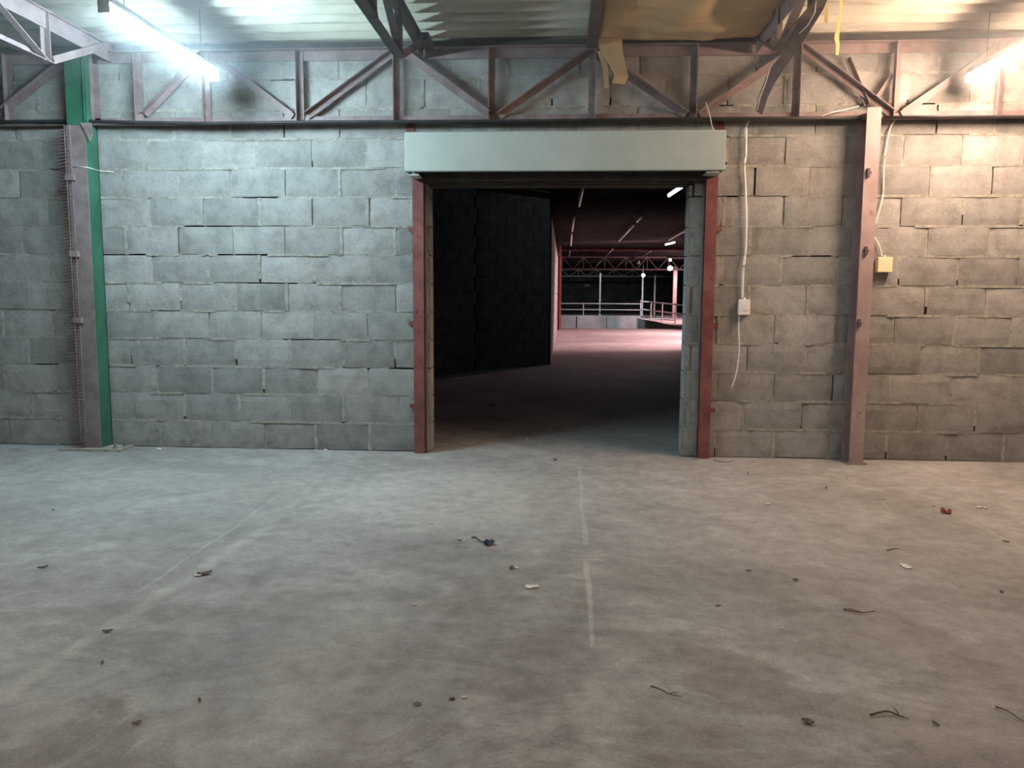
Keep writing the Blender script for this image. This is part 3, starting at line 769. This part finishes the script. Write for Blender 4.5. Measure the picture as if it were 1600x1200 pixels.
# rows of lights over the second hall: (px,py)->(px,py) at lamp height
def far_row(a, c, z, lit, label, n=1, grp='unlit tube fixtures of the second hall'):
    A, B_ = on_z(*a, z), on_z(*c, z)
    return A, B_
ZF = 2.98
def fixture(A, B_, lit, label, grp):
    e = empty('tube_light', (A+B_)/2, label, 'tube light', grp)
    b = MB(); b.tube([A, B_], .02, 8); b.build('tube', M['tube_far' if lit else 'tube_off'], e, smooth=True)
    up = V((0, 0, .035)); b = MB(); b.prism([(-.03, -.012), (.03, -.012), (.02, .02), (-.02, .02)], A+up, B_+up, (1, 0, 0), (0, 0, 1)); b.build('batten', M['batten' if lit else 'dark_metal'], e)
    for s in (.15, .85):
        p = A.lerp(B_, s)+up; b = MB(); b.tube([p, (p.x, p.y, 3.13)], .003, 5); b.build('hanger', M['dark_metal'], e)
G1 = 'unlit tube fixtures in the second hall'
A = on_z(1073, 287, ZF); B_ = on_z(1045, 306, ZF); print('FARLIT', A, B_)
fixture(A, B_, True, 'bright tube light just inside the doorway at its upper right', 'lit tube lights of the second hall')
A = on_z(1054, 379, ZF); B_ = on_z(1040, 382.5, ZF)
fixture(A, B_, True, 'small bright tube light deep in the second hall', 'lit tube lights of the second hall')
rows_ = [[((912, 286), (905, 322)), ((897, 340), (894, 362)), ((893.5, 366), (892, 384)), ((891, 392), (889, 402))],
         [((1003, 339), (995, 347)), ((991, 352), (967, 377)), ((958, 389), (945, 402)), ((938, 408), (928, 418))],
         [((1078, 357), (1045, 375)), ((1018, 392), (1002, 401)), ((994, 404), (975, 413))]]
names = ['left', 'middle', 'right']; ords = ['nearest', 'second nearest', 'third nearest', 'farthest']
for i, rr in enumerate(rows_):
    for k, (a, c) in enumerate(rr):
        fixture(on_z(*a, ZF), on_z(*c, ZF), False, 'thin unlit tube in the %s row of the second hall, %s one in view' % (names[i], ords[k]), G1)
# floodlights
def flood(px, py, Y, r, label):
    A = on_y(px, py, Y); e = empty('floodlight', A, label, 'floodlight', 'floodlights in the far hall')
    b = MB(); b.tube([A+V((0, .10, .05)), A+V((0, .02, .02)), A+V((0, -.02, 0))], [r*.5, r*1.15, r*1.25], 14); b.build('housing', M['dark_metal'], e)
    b = MB(); b.tube([A+V((0, -.02, 0)), A+V((0, -.05, -.02))], r, 14); b.build('lens', M['flood'], e)
    b = MB(); b.tube([A+V((0, .05, .05)), (A.x, A.y+.05, max(A.z+.3, 3.13))], .012, 6); b.build('bracket', M['dark_metal'], e)
flood(1005, 430, 34.5, .08, 'bright floodlight below the grey truss in the far hall')
flood(1047, 419, 29, .10, 'lower of two small floodlights above the pinkish post in the far hall')
flood(1047, 406, 27, .05, 'upper of two small floodlights above the pinkish post in the far hall')
# horizontal lit tube near the right of the truss
A = on_y(1042, 403, 26); B_ = on_y(1082, 403, 26)
fixture(A, B_, False, 'horizontal pale tube fixture at the right of the red lattice truss', G1)
# sign on far dark wall
A = on_y(917, 446, YB+13.9)
b = MB(); b.box((A.x-.2, YB+13.85, A.z-.1), (A.x+.2, YB+13.98, A.z+.1)); tag(b.build('wall_plate', M['rail']), 'small pale plate on the dark end wall of the far hall', 'plate')

# pink and white lamps added to light the far hall's floor, walls and truss
def spot(loc, target, power, col, size, blend, label, rad=.08, grp='added pink lamps in the far hall', hood='red'):
    e = empty('added_lamp', loc, label, 'work lamp', grp)
    b = MB(); L_ = V(loc); d = (V(target)-L_).normalized()
    b.tube([L_-d*.16, L_-d*.08, L_], [.03, .07, .10], 14, cap=False); b.build('shade', M[hood], e, solid=.003)
    b = MB(); b.tube([L_-d*.15, (L_.x, L_.y, 3.13)], .006, 6); b.build('hanger', M['dark_metal'], e)
    ld = bpy.data.lights.new('added_lamp_light', 'SPOT'); ld.energy = power; ld.color = col; ld.spot_size = math.radians(size); ld.spot_blend = blend; ld.shadow_soft_size = rad
    o = bpy.data.objects.new('added_lamp_light', ld); COL.objects.link(o); o.parent = e; o.matrix_parent_inverse = e.matrix_world.inverted()
    o.location = L_+d*.01; o.rotation_euler = d.to_track_quat('-Z', 'Y').to_euler()
spot((4.3, 15.5, 2.9), (2.4, 16.3, 0), L_PINK*.8, C_PINK, 118, .4, 'added pink lamp beyond the right side of the doorway')
spot((4.8, 21.5, 2.9), (2.6, 21.2, 0), L_PINK*1.2, C_PINK, 132, .3, 'added pink lamp near the far floor edge')
spot((4.6, 17.0, 2.2), (-.2, 12.5, 1.1), L_PINK*.4, C_PINK, 66, .6, 'added pink lamp aimed at the bare side wall')
spot((6.4, 31.5, 2.9), (6.0, 32.5, 0), L_PINK*.8, C_PINK, 130, .5, 'added pink lamp over the concrete ramp')
spot((8.0, 28.0, 1.6), (2.6, 31.2, 2.9), L_PINK*.35, C_PINK, 85, .5, 'added pink lamp tilted up at the red lattice truss')
spot((3.6, 33.5, 2.9), (2.6, 36.2, 0), 520, (.85, .92, 1.0), 112, .5, 'added white lamp in front of the retaining wall', grp='added white lamps in the far hall', hood='rail')

# ------------------------------------------------------------------ litter on the floor
M['leaf'] = worn('dry_leaf', (.09, .07, .055), (.15, .12, .09), 40, .8)
M['twig'] = worn('dry_twig', (.08, .06, .045), (.14, .11, .08), 40, .8)
M['paper'] = worn('white_scrap', (.68, .67, .62), (.76, .75, .70), 30, .7)
M['blue'] = worn('blue_plastic', (.03, .045, .09), (.05, .07, .14), 30, .4)
M['redp'] = worn('red_plastic', (.26, .04, .03), (.34, .06, .045), 30, .4)
M['chip'] = worn('pale_chip', (.50, .48, .42), (.58, .56, .50), 30, .9)
rl = random.Random(21)
def leaf(px, py, s, label, mat='leaf', name='dry_leaf', cat='leaf', grp='bits of litter on the floor', asp=.5, curl=.35):
    s *= .72; A = on_z(px, py); a = rl.uniform(0, 6.28); ca, sa = math.cos(a), math.sin(a); sd = rl.uniform(0, 50)
    def fn(u, v):
        l = (u-.5)*2; wd = asp*max(.04, (1-abs(l)**1.7))*(1+.35*noise.noise(V((l*3, sd, 0)))); x = l*s/2; y = (v-.5)*wd*s
        z = .003 + s*curl*(l*l*.3 + (v-.5)**2*1.2) + s*.06*abs(noise.noise(V((x/s*4+sd, y/s*4, 0))))
        return (A.x+x*ca-y*sa, A.y+x*sa+y*ca, z)
    b = MB(); b.grid(fn, 12, 6)
    return tag(b.build(name, M[mat], solid=.0015, smooth=True), label, cat, grp)
def scrap(px, py, w_, h_, label, mat='paper', name='paper_scrap', cat='paper scrap', grp='bits of litter on the floor', ang=None, fold=.25):
    A = on_z(px, py); a = rl.uniform(0, 3.14) if ang is None else ang; ca, sa = math.cos(a), math.sin(a); sd = rl.uniform(0, 50)
    def fn(u, v):
        x = (u-.5)*w_*(1+.25*noise.noise(V((v*3, sd, 0)))); y = (v-.5)*h_*(1+.25*noise.noise(V((u*3, sd, 5))))
        z = .003+abs(noise.noise(V((u*2.2+sd, v*2.2, 0))))*min(w_, h_)*fold*2
        return (A.x+x*ca-y*sa, A.y+x*sa+y*ca, z)
    b = MB(); b.grid(fn, 7, 7)
    return tag(b.build(name, M[mat], solid=.002), label, cat, grp)
def twig(pxs, r, label, mat='twig', branch=None):
    pts = [on_z(a, c, .006) + V((0, 0, .004*(i % 2))) for i, (a, c) in enumerate(pxs)]
    sp_ = smooth_path(pts, 4); b = MB(); n = len(sp_); r *= .55
    b.tube(sp_, [r*(1-.6*i/n) for i in range(n)], 6)
    if branch:
        k = len(pts)//2; q_ = pts[k]; e_ = on_z(*branch, .012); b.tube([q_, q_.lerp(e_, .5)+V((0, 0, .004)), e_], [r*.6, r*.5, r*.3], 5)
    return tag(b.build('twig', M[mat], smooth=True), label, 'twig', 'bits of litter on the floor')
def chip(px, py, s, label, mat='chip'):
    s *= .75; A = on_z(px, py); b = MB()
    n = 7; sd = rl.uniform(0, 50)
    for lvl, (rr, z) in enumerate(((.9, .0), (1., .35), (.5, .7))):
        for k in range(n):
            an = 6.283*k/n; q = 1+.4*noise.noise(V((math.cos(an)*2, math.sin(an)*2, sd)))
            b.v.append(V((A.x+math.cos(an)*s*.5*rr*q*1.3, A.y+math.sin(an)*s*.5*rr*q, z*s*.6)))
    for l in range(2):
        for k in range(n): b.f.append((l*n+k, l*n+(k+1) % n, (l+1)*n+(k+1) % n, (l+1)*n+k)); b.mi.append(0)
    b.f.append(tuple(2*n+k for k in range(n))); b.mi.append(0); b.f.append(tuple(reversed(range(n)))); b.mi.append(0)
    return tag(b.build('chip', M[mat]), label, 'chip', 'bits of litter on the floor')
scrap(763, 851, .05, .045, 'small dark blue plastic scrap on the floor at the end of a twig', 'blue', 'plastic_scrap', 'plastic scrap', fold=.5)
twig([(737, 840), (744, 841), (750, 845), (757, 849)], .009, 'curled brown twig touching the dark blue scrap on the floor')
leaf(718, 844, .05, 'faded grey leaf on the floor just left of the curled brown twig', 'chip', asp=.4)
scrap(1478, 802, .055, .04, 'small red plastic scrap on the right side of the floor', 'redp', 'plastic_scrap', 'plastic scrap', ang=-.5, fold=.5)
leaf(1459, 792, .03, 'tiny dark leaf just left of the red plastic scrap', asp=.3)
scrap(1415, 886, .026, .06, 'small upright white paper scrap below the red plastic scrap', ang=.15)
twig([(1386, 860), (1394, 859), (1405, 857)], .006, 'short dark twig above the small white paper scrap')
scrap(831, 918, .055, .03, 'white paper scrap left of the pale cross mark on the floor', ang=.3)
leaf(799, 889, .055, 'brown leaf up and left of the white paper scrap near the middle')
scrap(808, 888, .018, .014, 'tiny pale crumb touching the brown leaf near the middle')
leaf(320, 898, .085, 'dark curled leaf lying on the pale strip at left')
scrap(309, 900, .03, .02, 'small white crumb beside the dark curled leaf at left')
leaf(168, 988, .05, 'small dark leaf beside the pale strip at lower left')
leaf(83, 798, .03, 'tiny dark leaf alone on the bluish floor at upper left')
leaf(67, 888, .06, 'thin dark leaf near the left edge of the floor', asp=.3)
leaf(160, 1036, .025, 'tiny dark leaf below the pale strip at lower left')
leaf(214, 1131, .035, 'small dark leaf at the bottom left, below the pale strip')
leaf(312, 1095, .025, 'tiny dark leaf on the pale dust patch at lower left')
twig([(1318, 952), (1330, 956), (1348, 957), (1367, 956)], .006, 'long thin twig on the floor right of centre', branch=(1318, 950))
twig([(1017, 1072), (1030, 1078), (1046, 1084), (1066, 1090)], .005, 'thin dark twig lying near the bottom of the floor at centre right', branch=(1060, 1083))
twig([(1360, 1117), (1385, 1113), (1405, 1118), (1420, 1125)], .006, 'branched dark twig at the lower right of the floor', branch=(1395, 1105))
twig([(1556, 1104), (1575, 1113), (1600, 1128)], .005, 'thin dark twig at the lower right edge of the floor')
leaf(1462, 1133, .035, 'small dark leaf right of the branched twig at lower right')
leaf(1262, 1130, .05, 'crumpled brown leaf at the lower right of the centre', asp=.8)
leaf(1122, 948, .035, 'small narrow dark leaf on the floor right of the centre line', asp=.3)
leaf(1170, 893, .035, 'small brown leaf on the floor below the switch box')
leaf(1243, 907, .035, 'small triangular brown leaf to the right of the small brown leaf', asp=.8)
leaf(1291, 763, .05, 'narrow dark leaf on the floor in front of the mauve column', asp=.3)
twig([(1115, 719), (1128, 722), (1140, 721), (1148, 720)], .006, 'dark twig lying at the foot of the right red post')
leaf(1169, 740, .04, 'small dark leaf on the floor just past the foot of the right red post', asp=.3)
leaf(1572, 847, .045, 'small dark leaf by the pale line at the right edge')
leaf(1565, 926, .035, 'tiny dark leaf near the right edge of the floor')
leaf(1323, 748, .025, 'tiny dark leaf on the floor below the mauve column', asp=.5)
leaf(1380, 781, .03, 'tiny brown leaf halfway between the mauve column and the red scrap', asp=.4)
chip(1530, 794, .04, 'pale crumb of mortar right of the red plastic scrap')
chip(1540, 795, .03, 'smaller pale crumb beside the mortar crumb at right')
chip(674, 819, .03, 'white crumb on the pale dust patch left of the middle')
chip(868, 719, .035, 'dark stone chip in front of the doorway', 'leaf')
chip(858, 722, .028, 'pale stone chip beside the dark chip in front of the doorway')
chip(943, 781, .03, 'white crumb right of the centre line near the doorway')
chip(823, 686, .03, 'pale crumb on the floor in the doorway')
chip(1200, 789, .04, 'pale crumb on the floor below the loose cable end')
chip(1176, 816, .025, 'white crumb nearest above the small brown leaf')
chip(1222, 983, .022, 'white crumb on the floor between the two long twigs')
chip(648, 946, .022, 'white crumb on the grey floor below and left of the middle')
chip(706, 1093, .022, 'dark crumb at the bottom of the floor left of centre', 'leaf')
chip(726, 1091, .022, 'pale brown crumb at the bottom of the floor left of centre')
chip(1318, 716, .05, 'dark stone against the wall at the foot of the mauve column', 'leaf')
chip(1178, 718, .03, 'pale mortar crumb at the foot of the wall below the cable')
chip(508, 704, .04, 'pale mortar chip at the foot of the wall left of the doorway')
chip(248, 703, .05, 'pale mortar chip at the foot of the wall right of the base plate')
chip(770, 634, .06, 'dark lump on the floor inside the dark second room', 'leaf')
# small washer ring
A = on_z(652, 1100, .004); b = MB(); ring = [A+V((math.cos(q)*.011, math.sin(q)*.008, 0)) for q in [6.283*k/20 for k in range(21)]]
b.tube(ring, .0016, 6); tag(b.build('wire_ring', M['twig'], smooth=True), 'tiny wire ring on the floor at the bottom left of centre', 'ring', 'bits of litter on the floor')

# ------------------------------------------------------------------ haze volume added to imitate the lens glow of the tubes
t = bpy.data.materials.new('lens_glow_haze'); t.use_nodes = True; nt = t.node_tree
nt.nodes.remove(nt.nodes['Principled BSDF']); vsn = nt.nodes.new('ShaderNodeVolumeScatter')
vsn.inputs['Density'].default_value = .055; vsn.inputs['Anisotropy'].default_value = .35; vsn.inputs['Color'].default_value = (.9, .95, 1, 1)
nt.links.new(vsn.outputs[0], nt.nodes['Material Output'].inputs['Volume'])
b = MB(); b.box((-8.9, -9.4, 2.60), (8.4, -.001, 3.11))
o = b.build('haze', t); tag(o, 'added thin haze under the roof imitating lens glow around the tube lights', 'haze', kind='stuff')
cyc.volume_bounces = 0
